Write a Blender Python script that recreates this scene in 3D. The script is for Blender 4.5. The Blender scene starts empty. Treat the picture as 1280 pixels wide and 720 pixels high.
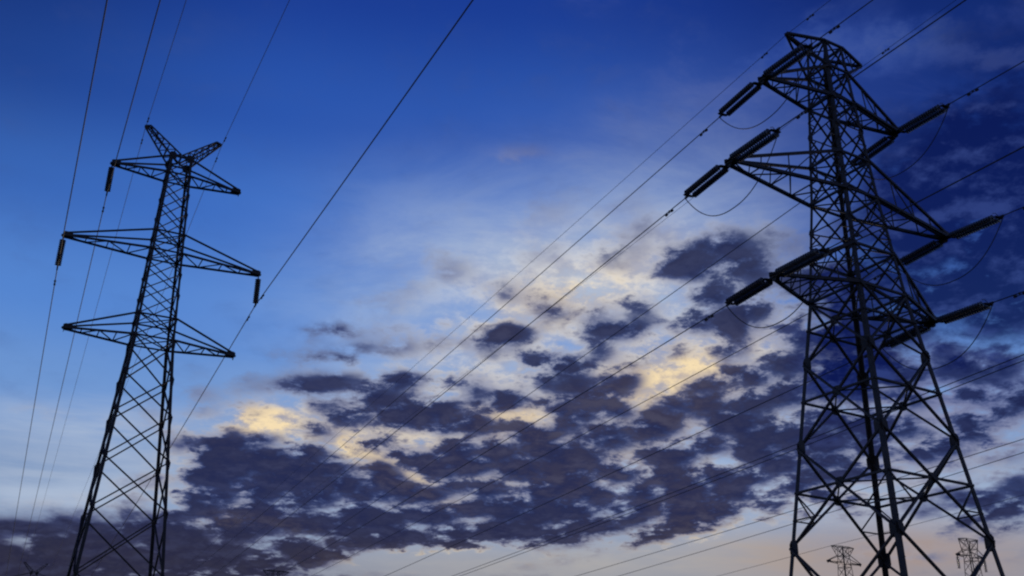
import bpy, bmesh, math, random
from mathutils import Vector, Matrix
random.seed(7)
R = math.radians
scn = bpy.context.scene
COL = scn.collection

# ------------------------------------------------------------------ camera
cam_d = bpy.data.cameras.new('camera')
cam_d.sensor_width = 36.0
cam_d.lens = 37.233
cam_d.clip_start = 0.1
cam_d.clip_end = 20000
cam = bpy.data.objects.new('camera', cam_d)
COL.objects.link(cam)
cam.location = (0, 0, 1.6)
cam.matrix_world = Matrix.Translation((0, 0, 1.6)) @ Matrix.Rotation(R(90 + 23.8465), 4, 'X') @ Matrix.Rotation(R(0.6007), 4, 'Z')
scn.camera = cam

# ------------------------------------------------------------------ sun (behind the cloud bank, almost down)
SUN_AZ, SUN_EL = 4.0, 4.0
sun_d = bpy.data.lights.new('sun', 'SUN')
sun_d.energy = 0.35
sun_d.angle = R(3)
sun_d.color = (1.0, 0.82, 0.62)
sun = bpy.data.objects.new('sun', sun_d)
COL.objects.link(sun)
sd = Vector((math.sin(R(SUN_AZ)) * math.cos(R(SUN_EL)), math.cos(R(SUN_AZ)) * math.cos(R(SUN_EL)), math.sin(R(SUN_EL))))
sun.rotation_euler = sd.to_track_quat('Z', 'Y').to_euler()

# ------------------------------------------------------------------ view
scn.view_settings.view_transform = 'Standard'
scn.view_settings.look = 'None'
scn.view_settings.exposure = 0.0
scn.view_settings.gamma = 1.0
scn.view_settings.use_curve_mapping = False
scn.cycles.filter_width = 2.2
scn.cycles.max_bounces = 4

# ------------------------------------------------------------------ sky
# Cloud banks of the evening sky: (azimuth, elevation, half widths, tilt) in degrees, amount.
SKY = {
    'thick': [(8.89,18.97,2.68,0.94,7.3,-0.4), (0.53,16.87,1.8,0.38,0.4,-0.3), (4.27,13.66,1.74,0.38,-0.5,-0.35), (1.42,13.08,1.74,0.33,0.2,-0.3), (-22.85,13.29,4.52,1.96,6.0,-0.55), (-11.93,12.76,5.05,1.83,-4.6,0.3), (0.13,11.9,12.98,1.49,3.4,0.2), (18.36,20.02,1.89,4.52,4.2,0.4), (-8.1,18.84,4.48,1.53,3.0,0.24), (2.8,20.39,5.98,2.15,-0.4,0.22), (11.13,22.27,4.52,3.83,-3.5,0.16), (-15.63,12.53,3.25,2.83,3.9,0.34), (11.3,12.61,4.65,1.63,12.6,0.3), (-0.74,11.9,14.27,1.66,3.6,0.3), (15.51,13.25,2.47,1.61,6.9,0.25), (0.52,16.96,14.82,1.28,0.4,0.12), (-0.77,13.56,15.76,3.15,4.5,0.38), (-13.19,12.89,4.39,1.79,-4.4,0.6), (-8.91,12.08,4.06,1.84,-16.8,0.4), (0.54,14.63,4.85,1.9,5.2,0.42), (6.71,15.01,4.82,2.01,8.4,0.45), (12.86,16.26,4.72,1.74,14.5,0.4), (17.6,17.2,2.29,3.05,10.2,0.6), (-3.32,11.44,6.45,1.24,1.2,0.4), (4.01,11.71,6.46,1.16,4.5,0.4), (9.14,11.85,2.98,1.14,22.7,0.3), (-5.11,17.48,1.88,0.68,2.0,0.5), (-2.83,16.69,2.46,0.64,-3.5,0.45), (-0.61,17.8,2.62,0.56,0.7,0.5), (3.9,17.6,2.34,1.45,-0.6,0.45), (5.72,18.42,2.25,0.64,-1.2,0.45), (8.99,16.85,1.75,0.68,-2.0,0.35), (-16.81,9.27,5.08,1.18,3.3,0.75), (-12.02,9.52,4.49,1.04,2.5,0.45), (-23.16,8.77,5.77,1.13,4.3,1.3), (-19.87,9.08,3.02,1.16,3.8,0.4), (-9.1,20.06,2.07,0.51,3.5,0.42), (-10.71,18.13,1.93,0.51,3.7,0.36), (-23.18,8.84,7.22,0.98,4.3,0.4), (-14.04,9.42,6.42,1.19,2.9,0.25), (-5.63,18.87,1.81,0.39,2.2,0.4), (-7.13,17.61,1.78,0.43,2.6,0.2), (-13.76,16.15,1.68,0.63,14.1,-0.5), (-10.46,15.33,3.03,0.83,-6.4,0.22), (-7.95,16.72,3.97,0.85,2.7,0.16), (-8.36,19.34,4.04,0.3,3.1,-0.2), (2.34,19.96,2.38,0.47,-0.3,0.58), (0.26,21.34,1.58,0.52,0.4,0.55), (6.75,21.7,1.65,0.47,-1.8,0.52), (11.81,25.21,2.76,1.02,5.1,0.5), (11.58,22.25,2.25,1.45,10.5,0.5), (13.1,19.1,1.96,1.01,-3.6,0.5), (15.7,23.2,3.08,2.1,-5.3,0.35), (-10.56,21.33,1.53,0.51,4.1,0.35), (-4.7,13.56,3.25,0.42,-30.1,-0.5), (-7.82,14.83,1.57,0.33,-11.9,-0.4), (-12.37,10.9,4.16,0.6,-10.7,-0.55), (-4.52,9.45,5.07,0.49,4.2,-0.9), (11.08,9.58,5.38,1.19,10.3,-0.8), (8.81,13.5,1.93,0.37,6.2,-0.4), (2.73,13.25,2.18,0.33,2.8,-0.4), (25.12,11.43,2.4,0.97,5.8,0.85), (25.27,16.56,2.49,1.55,3.6,0.6), (22.22,18.19,2.37,1.05,-6.4,0.45), (22.13,14.99,1.92,0.87,-5.2,0.35), (20.27,15.76,1.98,0.97,-5.0,0.4)],
    'thin': [(-0.77,13.98,16.69,4.0,4.5,0.85), (-13.33,16.06,1.9,0.92,14.0,0.7), (-10.07,15.77,3.48,1.09,-6.5,0.4), (-5.18,14.51,4.82,1.89,-22.2,0.3), (0.51,18.46,9.54,2.58,0.3,0.6), (10.0,18.93,6.22,2.54,7.0,0.5), (2.83,22.98,7.93,2.61,13.3,0.4), (8.97,24.53,6.93,3.46,15.5,0.5), (-16.28,12.88,2.83,3.23,4.2,0.6), (-24.75,15.43,4.52,0.54,1.1,0.25), (-23.27,11.42,4.77,0.54,8.5,0.2), (14.57,20.77,5.23,3.78,24.4,0.4), (23.05,15.9,6.5,3.57,-5.8,0.75), (13.15,34.77,12.83,2.47,2.4,0.25), (-0.02,25.14,7.12,3.49,14.1,0.4), (0.41,31.08,2.51,0.51,0.2,0.45), (22.78,34.61,7.28,2.35,-10.7,0.3), (20.94,9.42,6.33,0.84,-2.9,0.3), (10.38,11.41,5.04,1.22,8.2,0.35), (17.88,12.71,3.57,1.6,-3.4,0.4)],
    'haze': [(-25.09,15.19,5.61,0.93,1.1,0.35), (-23.65,11.46,5.87,0.92,5.5,0.35), (2.84,23.63,11.25,5.66,13.2,0.82), (-5.66,23.69,6.1,4.74,2.6,0.35), (-21.62,12.83,9.91,2.75,5.5,0.3), (10.36,24.45,6.82,5.65,24.5,0.25), (18.72,13.06,10.24,4.39,-3.7,0.75), (-1.64,13.55,14.45,3.77,0.9,0.6)],
    'warm': [(-0.79,15.25,13.3,2.96,0.7,0.42), (-13.89,16.1,1.51,0.67,14.2,1.4), (-10.72,15.73,2.6,0.5,-6.3,0.4), (-6.23,13.76,4.35,0.58,-24.9,0.8), (0.53,16.75,2.69,0.85,0.4,1.0), (9.1,18.75,4.45,1.91,12.0,1.1), (8.13,17.3,1.77,0.85,-1.8,0.3), (2.83,23.2,5.59,1.57,18.0,0.5), (-14.96,11.08,1.13,0.36,3.4,1.0), (-11.75,10.94,2.51,0.48,-11.7,0.5), (-4.09,9.46,5.5,0.65,1.2,1.0), (9.1,11.03,5.05,1.22,3.7,0.5), (9.64,13.07,3.82,1.65,-1.6,0.3), (4.05,13.58,4.36,0.84,-0.4,0.3)],
    'veil': [(28.01,27.95,5.18,4.29,-11.9,0.75), (24.15,25.04,4.91,4.02,-9.2,0.85), (28.8,22.24,4.47,2.72,-10.3,0.8), (19.77,21.12,2.5,3.29,-6.4,0.7), (17.95,18.41,2.49,3.71,-5.0,0.5), (30.76,32.82,6.43,4.51,-14.7,0.3), (26.28,19.08,4.51,1.96,-8.1,0.35)],
    'dusk': [(20.91,9.23,7.44,1.92,-2.9,0.95), (12.72,9.54,6.89,1.28,-1.6,0.7), (0.15,9.12,9.33,1.05,0.5,0.7)],
    'solid': [(-23.82,8.42,6.06,1.05,4.3,0.75), (-15.57,8.87,5.92,0.86,3.0,0.35), (-11.92,12.68,4.21,1.63,-4.7,0.22), (3.61,13.58,5.68,1.67,4.5,0.12)],
    'streak': [(-25.12,15.38,6.36,1.55,1.2,0.85), (-23.35,11.88,6.28,1.74,5.6,0.85)],
}


def lin(c):
    return tuple(((v / 255) / 12.92 if v / 255 <= 0.04045 else ((v / 255 + 0.055) / 1.055) ** 2.4) for v in c) + (1.0,)

world = bpy.data.worlds.new('World')
scn.world = world
world.use_nodes = True
NT = world.node_tree
NT.nodes.clear()
LK = NT.links.new

def plug(sock, v):
    if isinstance(v, bpy.types.NodeSocket):
        LK(v, sock)
    else:
        sock.default_value = v

def M(op, a, b=0.0, c=0.0, clamp=False):
    n = NT.nodes.new('ShaderNodeMath'); n.operation = op; n.use_clamp = clamp
    plug(n.inputs[0], a); plug(n.inputs[1], b); plug(n.inputs[2], c)
    return n.outputs[0]

def VM(op, a, b=(0, 0, 0)):
    n = NT.nodes.new('ShaderNodeVectorMath'); n.operation = op
    plug(n.inputs[0], a); plug(n.inputs[1], b)
    return n.outputs['Value'] if op in ('DOT_PRODUCT', 'LENGTH') else n.outputs['Vector']

def comb(x, y, z=0.0):
    n = NT.nodes.new('ShaderNodeCombineXYZ')
    plug(n.inputs[0], x); plug(n.inputs[1], y); plug(n.inputs[2], z)
    return n.outputs[0]

def mixc(f, a, b, kind='MIX'):
    n = NT.nodes.new('ShaderNodeMix'); n.data_type = 'RGBA'; n.blend_type = kind; n.clamp_factor = True
    plug(n.inputs['Factor'], f)
    ins = [s for s in n.inputs if s.type == 'RGBA']
    plug(ins[0], a); plug(ins[1], b)
    return [s for s in n.outputs if s.type == 'RGBA'][0]

def smooth(v, a, b, lo=0.0, hi=1.0):
    n = NT.nodes.new('ShaderNodeMapRange'); n.interpolation_type = 'SMOOTHSTEP'
    plug(n.inputs[0], v); plug(n.inputs[1], a); plug(n.inputs[2], b); plug(n.inputs[3], lo); plug(n.inputs[4], hi)
    return n.outputs[0]

def noise(vec, scale, detail=6.0, rough=0.55, dist=0.0, lac=2.0):
    n = NT.nodes.new('ShaderNodeTexNoise'); n.noise_dimensions = '3D'
    plug(n.inputs['Vector'], vec)
    n.inputs['Scale'].default_value = scale; n.inputs['Detail'].default_value = detail
    n.inputs['Roughness'].default_value = rough; n.inputs['Distortion'].default_value = dist
    n.inputs['Lacunarity'].default_value = lac
    return n.outputs['Fac']

def ramp(v, stops, interp='EASE'):
    n = NT.nodes.new('ShaderNodeValToRGB'); n.color_ramp.interpolation = interp
    el = n.color_ramp.elements
    while len(el) < len(stops):
        el.new(0.5)
    for e, (p, c) in zip(el, stops):
        e.position = p; e.color = lin(c)
    plug(n.inputs[0], v)
    return n.outputs[0]

tc = NT.nodes.new('ShaderNodeTexCoord')
DIR = VM('NORMALIZE', tc.outputs['Generated'])
sep = NT.nodes.new('ShaderNodeSeparateXYZ'); LK(DIR, sep.inputs[0])
X, Y, Z = sep.outputs
AZ = M('MULTIPLY', M('ARCTAN2', X, Y), 180 / math.pi)
EL = M('MULTIPLY', M('ARCSINE', Z), 180 / math.pi)
# a cloud sheet at constant height, seen in perspective (slightly curved so that it does not run away at the horizon)
ZP = M('ADD', M('MAXIMUM', Z, 0.0), 0.22)
SHEET = comb(M('DIVIDE', X, ZP), M('DIVIDE', Y, ZP), 0.0)

CHAIN = [0.0]
def bank(name, vec):
    """sum of soft elliptical patches; each waits for the one before it, which keeps the shader's stack small"""
    vs = NT.nodes.new('ShaderNodeSeparateXYZ'); LK(vec, vs.inputs[0])
    acc = 0.0
    for (a, e, sa, se, rot, amp) in SKY[name]:
        mp = NT.nodes.new('ShaderNodeMapping'); mp.vector_type = 'TEXTURE'
        LK(comb(vs.outputs[0], vs.outputs[1], M('MULTIPLY', CHAIN[0], 1e-7)), mp.inputs['Vector'])
        mp.inputs['Location'].default_value = (a, e, 0)
        mp.inputs['Rotation'].default_value = (0, 0, R(rot))
        mp.inputs['Scale'].default_value = (sa, se, 1)
        d2 = VM('DOT_PRODUCT', mp.outputs[0], mp.outputs[0])
        acc = M('MULTIPLY_ADD', M('POWER', 0.3679, d2), amp, acc)
        CHAIN[0] = acc
    return acc

def voro(vec, scale):
    n = NT.nodes.new('ShaderNodeTexVoronoi'); n.feature = 'SMOOTH_F1'; n.voronoi_dimensions = '2D'
    plug(n.inputs['Vector'], vec); n.inputs['Scale'].default_value = scale; n.inputs['Smoothness'].default_value = 0.6
    n.inputs['Randomness'].default_value = 1.0
    return n.outputs['Distance']

n_mid = noise(SHEET, 6.5, 8, 0.55, 0.15)
n_fin = noise(VM('ADD', SHEET, (3.1, 7.7, 2.0)), 19.0, 8, 0.64, 0.15)
n_wisp = noise(VM('MULTIPLY', SHEET, (1.0, 1.6, 1.0)), 3.4, 9, 0.64, 0.5)
# rounded clumps of cloud
JIT = comb(M('MULTIPLY_ADD', n_mid, 0.10, M('MULTIPLY_ADD', n_fin, 0.06, M('DIVIDE', X, ZP))), M('MULTIPLY_ADD', n_fin, 0.10, M('DIVIDE', Y, ZP)), 0.0)
puff = M('SUBTRACT', 0.45, voro(JIT, 12.0))
# the same sheet a little nearer the sun: where it is thinner there, the cloud edge catches light
TOSUN = VM('ADD', SHEET, (0.004, 0.035, 0.0))
n_sun = noise(TOSUN, 6.5, 4, 0.55, 0.15)
n_suf = noise(VM('ADD', TOSUN, (3.1, 7.7, 2.0)), 19.0, 4, 0.64, 0.15)
# ragged edges: the banks themselves are warped a little by the noise
WARP = comb(M('MULTIPLY_ADD', n_mid, 3.0, M('ADD', AZ, -1.5)), M('MULTIPLY_ADD', n_fin, 1.4, M('ADD', EL, -0.7)), 0.0)
PLAIN = comb(AZ, EL, 0.0)

# clear evening sky: Nishita sky for the base, graded towards the deep blue of the photograph
nish = NT.nodes.new('ShaderNodeTexSky'); nish.sky_type = 'NISHITA'; nish.sun_disc = False
nish.sun_elevation = R(SUN_EL); nish.sun_rotation = R(SUN_AZ); nish.air_density = 1.0; nish.dust_density = 0.3; nish.ozone_density = 4.0
elv = M('DIVIDE', EL, 60.0, clamp=True)
clear = ramp(elv, [(0.0, (190, 155, 125)), (0.14, (134, 140, 160)), (0.20, (122, 148, 190)), (0.28, (110, 152, 214)), (0.36, (88, 138, 216)),
                   (0.45, (64, 114, 202)), (0.54, (42, 86, 178)), (0.66, (24, 58, 150)), (1.0, (8, 26, 88))])
side = smooth(AZ, 0.0, 24.0, 0.0, 1.0)
clear = mixc(M('MULTIPLY', side, smooth(EL, 14, 28)), clear, (0.36, 0.38, 0.58, 1), 'MULTIPLY')
edge = smooth(M('ABSOLUTE', AZ), 12.0, 34.0, 0.0, 0.7)
clear = mixc(M('MULTIPLY', edge, smooth(EL, 18, 40)), clear, lin((10, 28, 92)))
nsc = VM('MULTIPLY', nish.outputs[0], (0.010, 0.010, 0.010))
clear = VM('ADD', VM('MULTIPLY', clear, (0.9, 0.9, 0.9)), nsc)

high = M('MULTIPLY', smooth(n_wisp, 0.50, 0.70), M('MULTIPLY', smooth(AZ, -6, 6), smooth(EL, 20, 28)))
clear = mixc(M('MULTIPLY', high, 0.42), clear, lin((74, 92, 160)))
streak = smooth(noise(VM('MULTIPLY', comb(AZ, EL, 0.0), (0.035, 0.45, 1.0)), 1.0, 6, 0.6, 0.4), 0.42, 0.68)
clear = mixc(M('MULTIPLY', streak, bank('streak', PLAIN)), clear, lin((176, 188, 208)))
haze = M('MULTIPLY', bank('haze', PLAIN), smooth(n_wisp, 0.3, 0.7, 0.45, 1.15), clamp=True)
warm = M('MULTIPLY', bank('warm', WARP), 1.0, clamp=True)
dusk = M('MULTIPLY', bank('dusk', PLAIN), smooth(n_wisp, 0.25, 0.75, 0.6, 1.1), clamp=True)
col = mixc(haze, clear, lin((176, 192, 216)))
col = mixc(M('MULTIPLY', dusk, 0.85), col, mixc(smooth(AZ, 5, 20), lin((182, 174, 164)), lin((164, 144, 136))))

thick_b = M('ADD', M('SMOOTH_MIN', bank('thick', WARP), 0.70, 0.35), bank('solid', WARP))
thin_b = bank('thin', WARP)
nz = M('MULTIPLY_ADD', n_fin, 2.0, M('MULTIPLY_ADD', n_mid, 1.9, M('MULTIPLY', puff, 0.8)))
nz = M('MULTIPLY', M('SUBTRACT', nz, 1.95), 1.3)
facing = M('MULTIPLY_ADD', M('SUBTRACT', n_fin, n_suf), 1.5, M('MULTIPLY', M('SUBTRACT', n_mid, n_sun), 1.9))
lit = smooth(facing, -0.05, 0.42)
cover = M('MULTIPLY_ADD', thick_b, 1.1, M('MULTIPLY', thin_b, 0.75), clamp=True)
nzc = M('MULTIPLY', nz, M('MULTIPLY_ADD', cover, 0.95, 0.12))
D1 = M('ADD', M('MULTIPLY_ADD', nzc, 0.9, M('ADD', thin_b, -0.34)), M('MULTIPLY', thick_b, 0.55))
D2 = M('ADD', nzc, M('ADD', thick_b, -0.30))
thin = smooth(D1, -0.22, 0.5)
thick = smooth(D2, -0.34, 0.32)
core = smooth(D2, -0.1, 0.60)

warm = M('MULTIPLY', warm, smooth(M('MULTIPLY_ADD', n_fin, 0.5, M('MULTIPLY', n_mid, 0.5)), 0.38, 0.58, 0.25, 1.5), clamp=True)
bright = mixc(warm, mixc(smooth(EL, 14, 24), lin((182, 182, 190)), lin((204, 208, 218))), lin((255, 228, 176)))
bright = mixc(M('MULTIPLY', smooth(AZ, 14, 24), smooth(EL, 12, 19, 0.25, 1.0)), bright, lin((98, 104, 152)))
bright = mixc(smooth(n_fin, 0.38, 0.6), mixc(0.5, bright, lin((104, 108, 148))), bright)
bright = mixc(smooth(EL, 25, 34), bright, lin((60, 88, 168)))
col = mixc(M('MULTIPLY', thin, 0.9), col, bright)
low = smooth(EL, 8.5, 12.5)
dark = mixc(core, mixc(low, lin((74, 76, 108)), lin((60, 78, 130))), mixc(low, lin((30, 30, 58)), lin((18, 29, 74))))
rim = mixc(warm, lin((84, 98, 154)), lin((132, 134, 160)))
dark = mixc(M('MULTIPLY', lit, M('MULTIPLY_ADD', core, -0.22, 0.30)), dark, rim)
col = mixc(M('MULTIPLY', thick, 0.96), col, dark)
veil = bank('veil', WARP)
veil = smooth(M('ADD', M('MULTIPLY', veil, 1.1), M('MULTIPLY', nz, M('MULTIPLY_ADD', veil, 0.75, 0.1))), 0.12, 0.95)
col = mixc(M('MULTIPLY', veil, 0.92), col, mixc(smooth(facing, -0.1, 0.5), lin((9, 22, 80)), lin((44, 60, 120))))
# below the horizon the world is only ground colour
col = mixc(smooth(EL, -1.0, 1.0), (0.01, 0.011, 0.014, 1), col)

bg = NT.nodes.new('ShaderNodeBackground'); LK(col, bg.inputs['Color']); bg.inputs['Strength'].default_value = 1.0
wo = NT.nodes.new('ShaderNodeOutputWorld'); LK(bg.outputs[0], wo.inputs['Surface'])
world.cycles.sampling_method = 'MANUAL'
world.cycles.sample_map_resolution = 256

# ------------------------------------------------------------------ materials
def material(name, base, rough=0.6, metal=0.0, var=0.35, scale=3.0, tint=None):
    m = bpy.data.materials.new(name); m.use_nodes = True
    nt = m.node_tree; b = nt.nodes['Principled BSDF']
    tcn = nt.nodes.new('ShaderNodeTexCoord')
    nn = nt.nodes.new('ShaderNodeTexNoise'); nn.inputs['Scale'].default_value = scale; nn.inputs['Detail'].default_value = 6
    nt.links.new(tcn.outputs['Object'], nn.inputs['Vector'])
    cr = nt.nodes.new('ShaderNodeValToRGB')
    lo = tuple(v * (1 - var) for v in base) + (1,)
    hi = tuple(v * (1 + var) for v in (tint or base)) + (1,)
    cr.color_ramp.elements[0].position = 0.3; cr.color_ramp.elements[0].color = lo
    cr.color_ramp.elements[1].position = 0.7; cr.color_ramp.elements[1].color = hi
    nt.links.new(nn.outputs['Fac'], cr.inputs[0]); nt.links.new(cr.outputs[0], b.inputs['Base Color'])
    b.inputs['Roughness'].default_value = rough; b.inputs['Metallic'].default_value = metal
    return m

STEEL = material('weathered_steel', (0.022, 0.022, 0.024), 0.65, 0.0, 0.5, 2.0, (0.028, 0.024, 0.021))
PORC = material('grey_porcelain', (0.075, 0.075, 0.08), 0.22, 0.0, 0.3, 6.0)
WIRE = material('weathered_conductor', (0.03, 0.03, 0.032), 0.6, 0.0, 0.2, 4.0)
CONC = material('footing_concrete', (0.30, 0.29, 0.27), 0.9, 0.0, 0.25, 3.0)
GRASS = material('field_grass', (0.045, 0.06, 0.025), 0.95, 0.0, 0.45, 0.25, (0.075, 0.07, 0.03))

# ------------------------------------------------------------------ mesh helpers
def frame(a, b):
    d = b - a
    L = d.length
    d = d / L
    ref = Vector((0, 0, 1)) if abs(d.z) < 0.9 else Vector((1, 0, 0))
    u = d.cross(ref).normalized(); v = u.cross(d).normalized()
    return d, u, v, L

def add_bar(bm, a, b, w, h=None):
    """flat-sided steel member from a to b"""
    a = Vector(a); b = Vector(b); h = h or w
    d, u, v, L = frame(a, b)
    ring = [u * (sx * w / 2) + v * (sy * h / 2) for sx, sy in ((-1, -1), (1, -1), (1, 1), (-1, 1))]
    va = [bm.verts.new(a + r) for r in ring]; vb = [bm.verts.new(b + r) for r in ring]
    for i in range(4):
        j = (i + 1) % 4
        bm.faces.new((va[i], va[j], vb[j], vb[i]))
    bm.faces.new(va[::-1]); bm.faces.new(vb)

def add_angle(bm, a, b, w, t, ux, uy):
    """rolled steel L-angle from a to b, its two flanges along ux and uy"""
    a = Vector(a); b = Vector(b); ux = Vector(ux); uy = Vector(uy)
    prof = [(0, 0), (w, 0), (w, t), (t, t), (t, w), (0, w)]
    va = [bm.verts.new(a + ux * x + uy * y) for x, y in prof]
    vb = [bm.verts.new(b + ux * x + uy * y) for x, y in prof]
    for i in range(6):
        j = (i + 1) % 6
        bm.faces.new((va[i], va[j], vb[j], vb[i]))
    bm.faces.new(va[::-1]); bm.faces.new(vb)

def add_plate(bm, c, ux, uy, w, h, t):
    c = Vector(c); ux = Vector(ux).normalized(); uy = Vector(uy).normalized(); n = ux.cross(uy).normalized()
    pr = [(-.5, -.28), (-.28, -.5), (.28, -.5), (.5, -.28), (.5, .28), (.28, .5), (-.28, .5), (-.5, .28)]
    va = [bm.verts.new(c + ux * (x * w) + uy * (y * h) - n * (t / 2)) for x, y in pr]
    vb = [bm.verts.new(c + ux * (x * w) + uy * (y * h) + n * (t / 2)) for x, y in pr]
    k = len(pr)
    for i in range(k):
        j = (i + 1) % k
        bm.faces.new((va[i], va[j], vb[j], vb[i]))
    bm.faces.new(va[::-1]); bm.faces.new(vb)

def add_lathe(bm, a, d, prof, seg=12):
    """profile [(along, radius)...] turned round the axis from a along d"""
    a = Vector(a); d = Vector(d).normalized()
    _, u, v, _ = frame(a, a + d)
    rings = []
    for s, r in prof:
        rings.append([bm.verts.new(a + d * s + (u * math.cos(2 * math.pi * i / seg) + v * math.sin(2 * math.pi * i / seg)) * r) for i in range(seg)])
    for r0, r1 in zip(rings, rings[1:]):
        for i in range(seg):
            j = (i + 1) % seg
            bm.faces.new((r0[i], r0[j], r1[j], r1[i]))
    bm.faces.new(rings[0][::-1]); bm.faces.new(rings[-1])

def add_tube(bm, pts, r, seg=6):
    rings = []
    n = len(pts)
    for k, p in enumerate(pts):
        d = (pts[min(k + 1, n - 1)] - pts[max(k - 1, 0)])
        _, u, v, _ = frame(Vector((0, 0, 0)), d)
        rings.append([bm.verts.new(p + (u * math.cos(2 * math.pi * i / seg) + v * math.sin(2 * math.pi * i / seg)) * r) for i in range(seg)])
    for r0, r1 in zip(rings, rings[1:]):
        for i in range(seg):
            j = (i + 1) % seg
            bm.faces.new((r0[i], r0[j], r1[j], r1[i]))
    bm.faces.new(rings[0][::-1]); bm.faces.new(rings[-1])

def obj(name, bm, mat, parent=None):
    bmesh.ops.recalc_face_normals(bm, faces=bm.faces)
    me = bpy.data.meshes.new(name); bm.to_mesh(me); bm.free()
    me.materials.append(mat)
    o = bpy.data.objects.new(name, me); COL.objects.link(o)
    if parent is not None:
        o.parent = parent
    return o

def thing(name, label, cat, group=None, loc=(0, 0, 0)):
    o = bpy.data.objects.new(name, None); COL.objects.link(o)
    o.empty_display_size = 0.5
    o.location = loc
    o['label'] = label; o['category'] = cat
    if group:
        o['group'] = group
    return o

def tag(o, label, cat, group=None):
    o['label'] = label; o['category'] = cat
    if group:
        o['group'] = group
    return o

def lerp(a, b, t):
    return a + (b - a) * t

def interp(h, knots):
    for (h0, w0), (h1, w1) in zip(knots, knots[1:]):
        if h <= h1:
            return w0 + (w1 - w0) * (h - h0) / (h1 - h0)
    return knots[-1][1]

# ------------------------------------------------------------------ ground
bm = bmesh.new()
N = 60
def gpos(i):
    t = (i / N) * 2 - 1
    return math.copysign(abs(t) ** 2.5, t) * 6000
gv = [[bm.verts.new((gpos(i), gpos(j), -0.04 * (abs(gpos(i)) > 40 or abs(gpos(j)) > 40) * random.random())) for i in range(N + 1)] for j in range(N + 1)]
for j in range(N):
    for i in range(N):
        bm.faces.new((gv[j][i], gv[j][i + 1], gv[j + 1][i + 1], gv[j + 1][i]))
g = obj('ground', bm, GRASS)
g['kind'] = 'structure'

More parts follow.
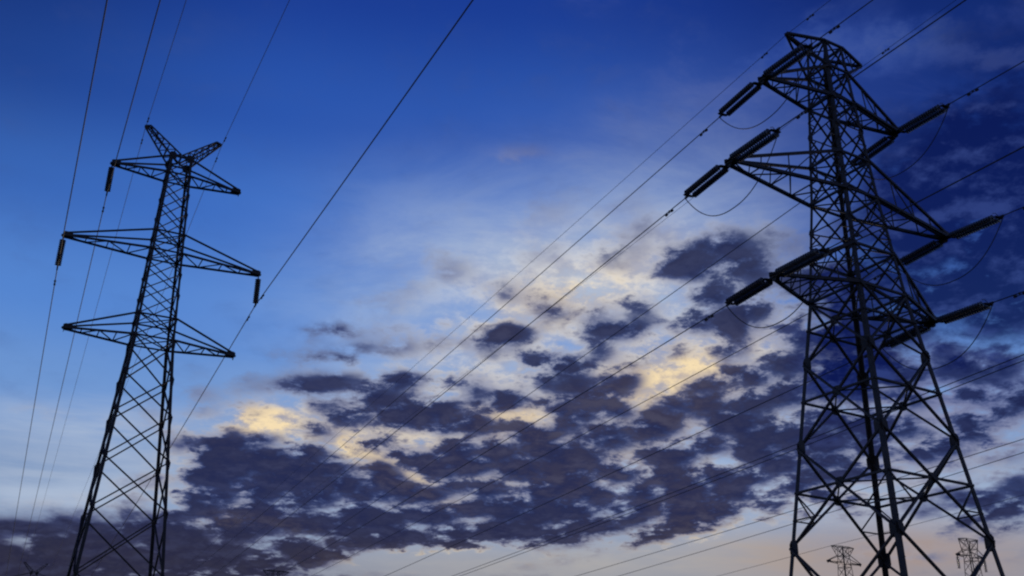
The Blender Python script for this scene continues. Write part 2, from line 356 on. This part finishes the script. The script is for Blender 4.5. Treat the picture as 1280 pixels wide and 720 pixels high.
# ------------------------------------------------------------------ pylons
def pylon(name, label, group, base, arm_az, spec):
    """Lattice pylon; local x runs along the crossarms (left to right), local y along the line, away."""
    root = thing(name, label, 'pylon', group, (base[0], base[1], 0))
    # local frame baked into the vertices, root is not rotated
    ax = Vector((math.sin(R(arm_az)), math.cos(R(arm_az)), 0)); ay = Vector((-ax.y, ax.x, 0)); az = Vector((0, 0, 1))
    P = lambda x, y, z: ax * x + ay * y + az * z
    wx = lambda h: interp(h, spec['wx']); wy = lambda h: interp(h, spec['wy'])
    top = spec['top']; lw = spec['leg']; bw = spec['brace']; sw = spec['sub']
    C = lambda sx, sy, h: P(sx * wx(h), sy * wy(h), h)
    breaks = [0.0] + [h for h, _ in spec['wx'][1:-1]] + [top]
    corners = ((-1, -1), (-1, 1), (1, 1), (1, -1))
    for sx, sy in corners:
        b = bmesh.new()
        for h0, h1 in zip(breaks, breaks[1:]):
            w = lw * (1.0 if h0 < spec['legstep'] else 0.8)
            add_angle(b, C(sx, sy, h0), C(sx, sy, h1), w, w * 0.16, -ax * sx, -ay * sy)
        for h in spec['nodes'][1:-1]:
            if spec['gusset']:
                s = spec['gusset'] * (1.0 if h < spec['legstep'] else 0.62)
                add_plate(b, C(sx, sy, h) - ax * (sx * s * .35) - ay * (sy * .012), ax, az, s, s * 1.25, 0.02)
                add_plate(b, C(sx, sy, h) - ay * (sy * s * .35) - ax * (sx * .012), ay, az, s, s * 1.5, 0.02)
        if spec.get('bolts') == (sx, sy):
            h = 2.0
            k = 0
            while h < top - 1:
                c = C(sx, sy, h)
                dd = ax * sx if k % 2 else ay * sy
                add_bar(b, c, c + dd * 0.17, 0.022)
                h += 0.4; k += 1
        obj('leg', b, STEEL, root)
        if spec['footing']:
            b = bmesh.new()
            c = C(sx, sy, 0)
            add_lathe(b, c + Vector((0, 0, -0.3)), (0, 0, 1), [(0, 0.6), (0.45, 0.6), (0.55, 0.45), (0.62, 0.43)], 16)
            obj('footing', b, CONC, root)
    # bracing of the four faces
    faces = (((-1, -1), (1, -1)), ((1, -1), (1, 1)), ((1, 1), (-1, 1)), ((-1, 1), (-1, -1)))
    for (a0, a1) in faces:
        b = bmesh.new()
        for k, (h0, h1) in enumerate(zip(spec['nodes'], spec['nodes'][1:])):
            A0, A1, B0, B1 = C(*a0, h0), C(*a0, h1), C(*a1, h0), C(*a1, h1)
            w = bw if h0 < spec['legstep'] else bw * 0.72
            nrm = (A1 - A0).cross(B0 - A0).normalized()
            off = nrm * w * 0.35
            if k == 0 and spec['kbase']:
                mid = (A1 + B1) / 2
                add_bar(b, A0, mid, w); add_bar(b, B0, mid, w); add_bar(b, A1, B1, w)
                for q in (0.35, 0.68):
                    add_bar(b, lerp(A0, A1, q), lerp(A0, mid, q), sw); add_bar(b, lerp(B0, B1, q), lerp(B0, mid, q), sw)
                continue
            add_bar(b, A0 + off, B1 + off, w, w * 0.8); add_bar(b, B0 - off, A1 - off, w, w * 0.8)
            t = (A0 - B0).length / ((A0 - B0).length + (A1 - B1).length)
            X0 = lerp(A0, B1, t)
            if h0 in spec['midstrut']:
                La, Lb = lerp(A0, A1, t), lerp(B0, B1, t)
                add_bar(b, La, Lb, w * 0.85)
                s = spec['gusset'] * 0.95
                add_plate(b, X0, (B0 - A0), az, s, s, 0.025)
                # redundant members of the lower half of the panel
                if h0 in spec['redundant']:
                    for (L0, Lm, D0) in ((A0, La, A0), (B0, Lb, B0)):
                        q = lerp(D0, X0, 0.5)
                        add_bar(b, Lm, q, sw); add_bar(b, lerp(L0, Lm, 0.5), q, sw)
            elif spec['gusset']:
                add_plate(b, X0, (B0 - A0), az, spec['gusset'] * .4, spec['gusset'] * .4, 0.02)
            if h0 in spec['substrut']:
                for q in (0.25, 0.75):
                    pass
                q0 = lerp(A0, X0, 0.5); q1 = lerp(B0, X0, 0.5); q2 = lerp(X0, B1, .5); q3 = lerp(X0, A1, .5)
                add_bar(b, lerp(A0, A1, t), q0, sw); add_bar(b, lerp(B0, B1, t), q1, sw)
                add_bar(b, lerp(A0, A1, t), q3, sw); add_bar(b, lerp(B0, B1, t), q2, sw)
        for h in spec['belts']:
            add_bar(b, C(*a0, h), C(*a1, h), bw * 0.9)
        obj('face_bracing', b, STEEL, root)
    # plan bracing, one frame per level
    for (h0, h1) in zip(spec['nodes'], spec['nodes'][1:]):
        if h0 in spec['midstrut']:
            t = wx(h0) / (wx(h0) + wx(h1)); h = h0 + (h1 - h0) * t
            pts = [P(0, -wy(h), h), P(wx(h), 0, h), P(0, wy(h), h), P(-wx(h), 0, h)]
            b = bmesh.new()
            for i in range(4):
                add_bar(b, pts[i], pts[(i + 1) % 4], sw * 1.1)
            obj('plan_bracing', b, STEEL, root)
    for h in spec['belts']:
        b = bmesh.new()
        add_bar(b, C(-1, -1, h) + az * .02, C(1, 1, h) + az * .02, sw); add_bar(b, C(-1, 1, h) - az * .02, C(1, -1, h) - az * .02, sw)
        obj('plan_bracing', b, STEEL, root)
    # crossarms
    for (h, half, depth) in spec['arms']:
        for s in (-1, 1):
            b = bmesh.new()
            cw = spec['chord']
            tipw = 0.16
            tl = [P(s * half, sy * tipw, h) for sy in (-1, 1)]
            lo = [C(s, sy, h) for sy in (-1, 1)]
            up = [C(s, sy, h + depth) for sy in (-1, 1)]
            tu = [P(s * half * .985, sy * tipw, h + 0.17) for sy in (-1, 1)]
            for i in (0, 1):
                add_bar(b, lo[i], tl[i], cw)
                add_bar(b, up[i], tu[i], cw * 0.85)
            # bottom-plane zigzag and side-plane struts
            n = spec['armpanels']
            for k in range(n):
                q0, q1 = k / n, (k + 1) / n
                i = k % 2
                if k < n - 1:
                    add_bar(b, lerp(lo[0], tl[0], q1), lerp(lo[1], tl[1], q1), sw)
                add_bar(b, lerp(lo[i], tl[i], q0), lerp(lo[1 - i], tl[1 - i], q1), sw)
                if 0 < k and spec['sidelace']:
                    for i2 in (0, 1):
                        add_bar(b, lerp(lo[i2], tl[i2], q0), lerp(up[i2], tu[i2], q0), sw * 0.9)
                        if k == 1 and spec['sidelace'] > 1:
                            add_bar(b, lerp(lo[i2], tl[i2], q1), lerp(up[i2], tu[i2], q0), sw * 0.9)
            for i in (0, 1):
                add_bar(b, tl[i], tu[i], cw * 0.8)
            add_bar(b, tl[0], tl[1], cw)
            arm = obj('crossarm', b, STEEL, root)
            b = bmesh.new()
            add_plate(b, P(s * (half - 0.1), 0, h + 0.02), ax, ay, 0.5, 0.46, 0.04)
            for sy in (-1, 1):
                add_plate(b, P(s * (half - 0.22), sy * 0.2, h + 0.09), ax, az, 0.6, 0.34, 0.03)
            add_plate(b, P(s * half, 0, h - 0.1), ay, az, 0.24, 0.3, 0.03)
            obj('hanger_plate', b, STEEL, arm)
    # peak
    if spec['peak'][0] == 'bar':
        _, half, drop = spec['peak']
        for s in (-1, 1):
            b = bmesh.new()
            tipp = P(s * half, 0, top)
            for sy in (-1, 1):
                tt = P(s * half, sy * 0.035, top)
                add_bar(b, C(s, sy, top), tt, spec['chord'] * 0.9)
                add_bar(b, C(s, sy, top - drop), tt - az * 0.07 - ax * (s * .05), spec['chord'] * 0.7)
                for q in (0.36,):
                    add_bar(b, lerp(C(s, sy, top), tt, q), lerp(C(s, sy, top - drop), tt, q), sw * 0.8)
                    add_bar(b, lerp(C(s, sy, top), tt, q - .36), lerp(C(s, sy, top - drop), tt, q), sw * 0.8)
            for q in (0.4, 0.75):
                add_bar(b, lerp(C(s, -1, top), tipp, q), lerp(C(s, 1, top), tipp, q), sw)
            add_plate(b, tipp - ax * (s * .08) - az * .05, ax, az, 0.26, 0.18, 0.04)
            obj('earth_wire_arm', b, STEEL, root)
        b = bmesh.new()
        for (a0, a1) in faces:
            add_bar(b, C(*a0, top), C(*a1, top), bw)
        add_bar(b, C(-1, -1, top) + az * .03, C(1, 1, top) + az * .03, sw); add_bar(b, C(-1, 1, top) - az * .03, C(1, -1, top) - az * .03, sw)
        obj('top_frame', b, STEEL, root)
    else:
        _, half, tz = spec['peak']
        for s in (-1, 1):
            b = bmesh.new()
            O = [C(s, sy, top) for sy in (-1, 1)]
            I = [P(s * 0.04, sy * wy(top) * .9, top + 0.22) for sy in (-1, 1)]
            To = [P(s * half, sy * 0.1, tz) for sy in (-1, 1)]
            Ti = [P(s * (half - 0.34), sy * 0.12, tz + 0.10) for sy in (-1, 1)]
            for i in (0, 1):
                add_bar(b, O[i], To[i], spec['chord'] * .75); add_bar(b, I[i], Ti[i], spec['chord'] * .75)
                add_bar(b, To[i], Ti[i], spec['chord'] * .7); add_bar(b, O[i], I[i], spec['chord'] * .8)
                n = 5
                for k in range(1, n + 1):
                    q = k / (n + .3)
                    a_, b_ = lerp(O[i], To[i], q), lerp(I[i], Ti[i], q)
                    add_bar(b, a_, b_, sw * .8)
                    q2 = (k - 1) / (n + .3)
                    add_bar(b, lerp(O[i], To[i], q2), b_, sw * .8)
            for k in range(0, 6):
                q = k / 5.2
                add_bar(b, lerp(O[0], To[0], q), lerp(O[1], To[1], q), sw); add_bar(b, lerp(I[0], Ti[0], q), lerp(I[1], Ti[1], q), sw)
            add_plate(b, P(s * (half - .12), 0, tz), ax, az, .36, .24, .08)
            obj('earth_wire_horn', b, STEEL, root)
        b = bmesh.new()
        for sy in (-1, 1):
            add_bar(b, C(-1, sy, top), C(1, sy, top), bw)
            for s in (-1, 1):
                add_plate(b, C(s, sy, top) - ax * (s * .12), ax, az, .5, .6, .05)
        for s in (-1, 1):
            add_bar(b, C(s, -1, top), C(s, 1, top), bw)
        obj('top_frame', b, STEEL, root)
    return root

TENSION = dict(
    wx=[(0, 3.88), (9.52, 2.75), (20.33, 1.48), (25.26, 1.08), (33.83, 0.60)],
    wy=[(0, 3.88), (9.52, 2.75), (20.33, 1.48), (25.26, 1.08), (33.83, 0.60)],
    top=33.83, leg=0.185, brace=0.108, sub=0.05, gusset=0.45, legstep=20.0, chord=0.14, armpanels=4,
    nodes=[0, 4.3, 9.52, 13.69, 17.4, 20.33, 22.33, 23.8, 25.26, 27.26, 28.9, 30.49, 32.3, 33.83],
    midstrut=(4.3, 9.52, 13.69, 17.4), redundant=(4.3, 9.52), substrut=(20.33, 22.33, 25.26, 27.26, 28.9), belts=(20.33, 22.33, 25.26, 27.26, 30.49, 32.3),
    kbase=True, footing=True, bolts=(-1, -1), sidelace=2,
    arms=[(30.49, 4.485, 1.75), (25.26, 7.0, 2.0), (20.33, 4.983, 2.0)], peak=('bar', 2.565, 1.5))
SUSP = dict(
    wx=[(0, 3.35), (8, 2.70), (25.81, 1.26), (39.25, 0.72)],
    wy=[(0, 3.1), (8, 2.3), (25.81, 1.14), (39.25, 0.74)],
    top=39.25, leg=0.19, brace=0.10, sub=0.06, gusset=0.26, legstep=25.0, chord=0.12, armpanels=4,
    nodes=[0, 6.2, 10.9, 14.7, 17.8, 20.7, 23.2, 25.81, 27.3, 29.0, 30.5, 32.0, 33.4, 35.0, 36.5, 37.93, 39.25],
    midstrut=(), redundant=(), substrut=(), belts=(25.81, 27.3, 32.0, 33.4, 37.93),
    kbase=True, footing=True, bolts=(-1, -1), sidelace=0,
    arms=[(37.93, 4.285, 1.3), (32.0, 6.363, 1.4), (25.81, 5.307, 1.5)], peak=('vee', 2.62, 41.4))

PR = (15.389, 43.30); PL = (-23.258, 64.093)
AZR, AZL = 59.54, 62.6
pylon('tension_pylon', 'big black lattice pylon at right with level top and six crossarms carrying paired insulators', 'lattice power pylons', PR, AZR, TENSION)
pylon('suspension_pylon', 'slim tall lattice pylon at left with a V shaped pair of horns on top', 'lattice power pylons', PL, AZL, SUSP)

def far_spec(**k):
    s = dict(TENSION); s.update(k); return s
FAR = far_spec(sidelace=0, gusset=0.0, midstrut=(), redundant=(), substrut=(), kbase=True, bolts=None, leg=0.14, brace=0.06, sub=0.04, chord=0.10,
               arms=[(31.2, 3.7, 1.3), (26.5, 5.2, 1.6), (22.0, 4.2, 1.6)], armpanels=3)
pylon('distant_pylon', 'tiny far pylon seen between the legs of the big right pylon', 'far pylons near the horizon', (55.21, 177.68), 60, FAR)
FAR2 = far_spec(sidelace=0, gusset=0.0, midstrut=(), redundant=(), substrut=(), kbase=True, bolts=None, leg=0.14, brace=0.06, sub=0.04, chord=0.10,
                wx=[(0, 3.6), (20.3, 1.3), (31.4, .75), (33.83, 1.35)], wy=[(0, 3.6), (20.3, 1.3), (31.4, .75), (33.83, .75)],
                arms=[(31.2, 3.2, 1.0), (26.5, 5.2, 1.6), (22.0, 4.2, 1.6)], armpanels=3, peak=('bar', 2.3, 1.7))
pylon('distant_pylon', 'tiny far pylon with hanging insulators beside the right leg of the big right pylon', 'far pylons near the horizon', (73.08, 170.28), 60, FAR2)
pylon('distant_pylon', 'tip of a far pylon just showing at the bottom edge left of centre', 'far pylons near the horizon', (-44.96, 209.17), 60, FAR)
FAR3 = dict(SUSP); FAR3.update(gusset=0.0, bolts=None, leg=0.14, brace=0.06, sub=0.04, chord=0.10, armpanels=3)
pylon('distant_pylon', 'tip of a far V horned pylon at the bottom left corner of the sky', 'far pylons near the horizon', (-109.66, 250.79), 61, FAR3)

# ------------------------------------------------------------------ wires and insulators
def tip(b, az, half, h, s):
    return Vector((b[0] + s * half * math.sin(R(az)), b[1] + s * half * math.cos(R(az)), h))

def sag(A, B, S, t):
    p = A + (B - A) * t
    p.z -= 4 * S * t * (1 - t)
    return p

def span_pts(A, B, S, n=70, t0=0.0):
    return [sag(A, B, S, t0 + (1 - t0) * (k / n) ** 1.8) for k in range(n + 1)]

def add_damper(bm, p, d, size=1.0):
    d = d.normalized(); c = p - Vector((0, 0, 0.075 * size))
    add_bar(bm, p + Vector((0, 0, .03)), c, 0.05 * size)
    add_bar(bm, c - d * 0.24 * size, c + d * 0.24 * size, 0.025 * size)
    for s in (-1, 1):
        add_lathe(bm, c + d * (s * 0.13 * size), d * s, [(0, .03 * size), (0.02, .05 * size), (0.12 * size, .055 * size), (0.14 * size, .03 * size)], 8)

DISC = [(0.0, 0.022), (0.012, 0.05), (0.045, 0.055), (0.052, 0.140), (0.070, 0.146), (0.084, 0.11), (0.092, 0.03), (0.135, 0.022)]
def disc_string(bm, a, d, n, pitch=0.142, k=1.0):
    prof = []
    for i in range(n):
        prof += [(i * pitch + s, r * k) for s, r in DISC]
    add_lathe(bm, a, d, prof, 12)

ENDS = {}
def tension_set(key, label, A, B, S):
    """paired strain insulators from the crossarm tip along the conductor"""
    L = (B - A).length
    total = 3.4
    root = thing('insulator_set', label, 'insulator', 'strain insulators on the right pylon', tuple(A))
    e = sag(A, B, S, total / L)
    d = (e - A).normalized()
    u = d.cross(Vector((0, 0, 1))).normalized()
    Z0 = Vector((0, 0, 0))
    b = bmesh.new()
    add_bar(b, Z0, d * 0.30, 0.05, 0.09); add_lathe(b, d * 0.02 - u * .06, u, [(0, .05), (.12, .05)], 8)
    add_plate(b, d * 0.36, d, u, 0.20, 0.52, 0.03)
    obj('yoke_plate', b, STEEL, root)
    for s in (-1, 1):
        b = bmesh.new()
        o = u * (s * 0.215)
        add_bar(b, o + d * 0.33, o + d * 0.48, 0.035)
        disc_string(b, o + d * 0.46, d, 18)
        add_bar(b, o + d * 3.0, o + d * 3.12, 0.035)
        obj('disc_string', b, PORC, root)
    b = bmesh.new()
    add_plate(b, d * 3.12, d, u, 0.18, 0.52, 0.03)
    add_bar(b, d * 3.14, d * 3.4, 0.07, 0.09)
    obj('yoke_plate', b, STEEL, root)
    b = bmesh.new()
    upv = u.cross(d).normalized()
    if upv.z < 0:
        upv = -upv
    add_tube(b, [d * 3.14, d * 3.08 + upv * .12, d * 2.98 + upv * .26, d * 2.82 + upv * .32], 0.014, 6)
    obj('arcing_horn', b, STEEL, root)
    ENDS[key] = (e.copy(), d.copy())
    return root

def wire_obj(label, paths, r, dampers=(), cat='power line', group='overhead wires', name='power_line'):
    """one wire: its strand and, as a part, each vibration damper"""
    root = thing(name, label, cat, group, tuple(paths[0][0]))
    O = paths[0][0].copy()
    b = bmesh.new()
    for pts in paths:
        add_tube(b, [p - O for p in pts], r, 6)
    obj('strand', b, WIRE, root)
    for (p, d, s) in dampers:
        b = bmesh.new()
        add_damper(b, p - O, d, s)
        obj('vibration_damper', b, STEEL, root)
    return root

V = Vector
# spans: far or near end of every conductor (world metres), sag
RA = {'1L': ((-125.85, 339.56, 31.69), 1.84), '1R': ((-118.04, 347.01, 27.9), 1.84), '2L': ((-127.8, 337.58, 25.63), 1.84), '2R': ((-117.29, 348.43, 28.76), 1.84),
      '3L': ((-126.78, 338.91, 23.05), 1.84), '3R': ((-119.46, 346.56, 21.75), 1.84)}
RT = {'1L': ((118.32, -173.91, 27.05), 2.94), '1R': ((124.59, -170.01, 28.16), 2.94), '2L': ((113.04, -176.7, 25.52), 2.94), '2R': ((128.26, -168.0, 18.91), 2.94),
      '3L': ((114.11, -175.98, 21.79), 2.94), '3R': ((124.68, -169.91, 17.34), 2.94)}
LV = {'1': ('top', 4.485, 30.49), '2': ('middle', 7.0, 25.26), '3': ('bottom', 4.983, 20.33)}
for k in ('1L', '2L', '3L', '1R', '2R', '3R'):
    lev, half, h = LV[k[0]]
    s = -1 if k[1] == 'L' else 1
    sd_ = 'left' if s < 0 else 'right'
    A = tip(PR, AZR, half + 0.02, h - 0.06, s)
    for tab, way, phr in ((RA, 'away', 'pointing down left'), (RT, 'near', 'pointing up right')):
        B, S = V(tab[k][0]), tab[k][1]
        tension_set(k + way, f'insulator pair {phr} from the {lev} {sd_} crossarm of the right pylon', A, B, S)
        L = (B - A).length
        p = sag(A, B, S, 4.75 / L); p2 = sag(A, B, S, 4.9 / L)
        wire_obj((f'conductor running down left from the {lev} {sd_} crossarm of the right pylon' if way == 'away' else
                  f'conductor rising to the upper right edge from the {lev} {sd_} crossarm of the right pylon'),
                 [span_pts(A, B, S, 70, 3.36 / L)], 0.024, [(p, p2 - p, 1.15)])
    # jumper loop
    (e1, d1), (e2, d2) = ENDS[k + 'away'], ENDS[k + 'near']
    drop = {'1': 2.0, '2': 2.1, '3': 2.0}[k[0]]
    n = 28
    pts = []
    for i in range(n + 1):
        t = i / n
        q = e1 + (e2 - e1) * t
        q.z -= drop * (1 - abs(2 * t - 1) ** 2.3)
        pts.append(q)
    b = bmesh.new()
    O = pts[0].copy()
    add_tube(b, [p - O for p in pts], 0.022, 6)
    j = obj('jumper_loop', b, WIRE); j.location = O
    tag(j, f'drooping jumper wire looped under the {lev} {sd_} crossarm of the right pylon', 'jumper wire', 'jumper loops on the right pylon')

# earth wires of the right pylon
for s, lab, far, S1, near, S2 in ((-1, 'left', (-125.19, 340.68, 33.76), 0.9, (120.94, -172.46, 29.6), 0.89), (1, 'right', (-121.95, 344.37, 34.58), 0.9, (123.04, -170.94, 31.84), 0.89)):
    A = tip(PR, AZR, 2.565, 33.75, s)
    ds = []
    for B, S in ((V(far), S1), (V(near), S2)):
        L = (B - A).length
        for q in (1.7,):
            p = sag(A, B, S, q / L); ds.append((p, sag(A, B, S, (q + .2) / L) - p, 0.9))
    wire_obj(f'thin earth wire crossing the {lab} end of the flat top of the right pylon', [span_pts(A, V(far), S1), span_pts(A, V(near), S2)], 0.013 if s < 0 else 0.011, ds, 'earth wire')

# left pylon: three suspension strings with conductors, two earth wires
LA = {'1L': ((-151.97, 334.62, 35.82), 1.81), '2L': ((-153.54, 333.67, 30.0), 1.81), '2R': ((-142.5, 340.17, 29.93), 1.81)}
LT = {'1L': ((88.73, -181.79, 32.61), 2.07), '2L': ((85.24, -183.52, 26.76), 2.07), '2R': ((97.02, -177.43, 26.9), 2.07)}
LLV = {'1': ('top', 4.285, 37.93), '2': ('middle', 6.363, 32.0)}
for k in ('1L', '2L', '2R'):
    lev, half, h = LLV[k[0]]
    s = -1 if k[1] == 'L' else 1
    sd_ = 'left' if s < 0 else 'right'
    T = tip(PL, AZL, half, h, s)
    A = T - V((0, 0, 2.3))
    root = thing('insulator_string', f'single insulator string hanging from the {lev} {sd_} crossarm of the left pylon', 'insulator', 'hanging insulators on the left pylon', tuple(T))
    b = bmesh.new(); add_bar(b, V((0, 0, -.05)), V((0, 0, -.32)), .06)
    obj('link', b, STEEL, root)
    b = bmesh.new(); disc_string(b, V((0, 0, -.3)), V((0, 0, -1)), 13, 0.142, 1.4)
    obj('disc_string', b, PORC, root)
    Bf, Sf = V(LA[k][0]), LA[k][1]
    Bn, Sn = V(LT[k][0]), LT[k][1]
    dl = (Bf - A).normalized()
    b = bmesh.new(); add_bar(b, V((0, 0, -2.1)), V((0, 0, -2.3)), .07); add_bar(b, V((0, 0, -2.3)) - dl * .28, V((0, 0, -2.3)) + dl * .28, .09)
    obj('clamp', b, STEEL, root)
    ds = []
    for B, S in ((Bf, Sf), (Bn, Sn)):
        L = (B - A).length
        p = sag(A, B, S, 2.2 / L); ds.append((p, sag(A, B, S, 2.4 / L) - p, 1.3))
    wire_obj(f'long conductor hung below the {lev} {sd_} crossarm of the left pylon', [span_pts(A, Bf, Sf), span_pts(A, Bn, Sn)], 0.030 if k != '2R' else 0.034, ds)
for s, lab, far, near in ((-1, 'left', (-150.82, 335.34, 41.39), (90.77, -180.76, 38.02)), (1, 'right', (-145.89, 338.19, 41.41), (94.94, -178.57, 37.9))):
    A = tip(PL, AZL, 2.619, 41.15, s)
    ds = []
    for B, S in ((V(far), 1.19), (V(near), 2.43)):
        L = (B - A).length
        p = sag(A, B, S, 1.6 / L); ds.append((p, sag(A, B, S, 1.8 / L) - p, 1.1))
    wire_obj(f'thin earth wire carried over the {lab} horn of the left pylon', [span_pts(A, V(far), 1.19), span_pts(A, V(near), 2.43)], 0.018, ds, 'earth wire')

# a further line that passes behind the right pylon
def line3(u, daz, H, S, label, r):
    a = R(-22); l3 = V((math.cos(a), -math.sin(a), 0))
    a = R(-22 + daz); d3 = V((math.sin(a), math.cos(a), 0))
    A = l3 * u - d3 * 60 + V((0, 0, H)); B = l3 * u + d3 * 300 + V((0, 0, H))
    pts = [sag(A, B, S, k / 90) for k in range(91)]
    wire_obj(label, [pts], r, (), group='wires of the line behind the right pylon')
line3(47.30, -2.57, 24, 3, 'upper wire of the close pair passing behind the middle of the right pylon', 0.026)
line3(47.99, -2.51, 24, 3, 'lower wire of the close pair passing behind the middle of the right pylon', 0.026)
line3(60.20, -2.59, 24, 3, 'wire behind the lower right pylon, upper of two parallel ones above the far pylons', 0.026)
line3(61.38, -0.96, 24, 3, 'wire behind the lower right pylon, lower of two parallel ones above the far pylons', 0.026)
T = V((52.99, 176.40, 33.8))
wire_obj('faint wire carried over the top of the far pylon between the right pylon legs',
         [span_pts(T, V((-40.37, 353.27, 33.8)), 2), span_pts(T, V((108.18, 5.07, 36.61)), 2)], 0.03, (), 'earth wire', 'wires of the line behind the right pylon')

# insulators hanging on the far pylon at right
for s, lab in ((-1, 'left'), (1, 'right')):
    T = tip((73.08, 170.28), 60, 3.2, 31.2, s)
    b = bmesh.new()
    add_bar(b, V((0, 0, 0)), V((0, 0, -.35)), .08)
    disc_string(b, V((0, 0, -.3)), V((0, 0, -1)), 13, 0.142, 1.7)
    o = obj('insulator_string', b, PORC); o.location = T
    tag(o, f'tiny insulator hanging from the {lab} arm of the far pylon beside the right leg', 'insulator', 'hanging insulators on the far pylon')
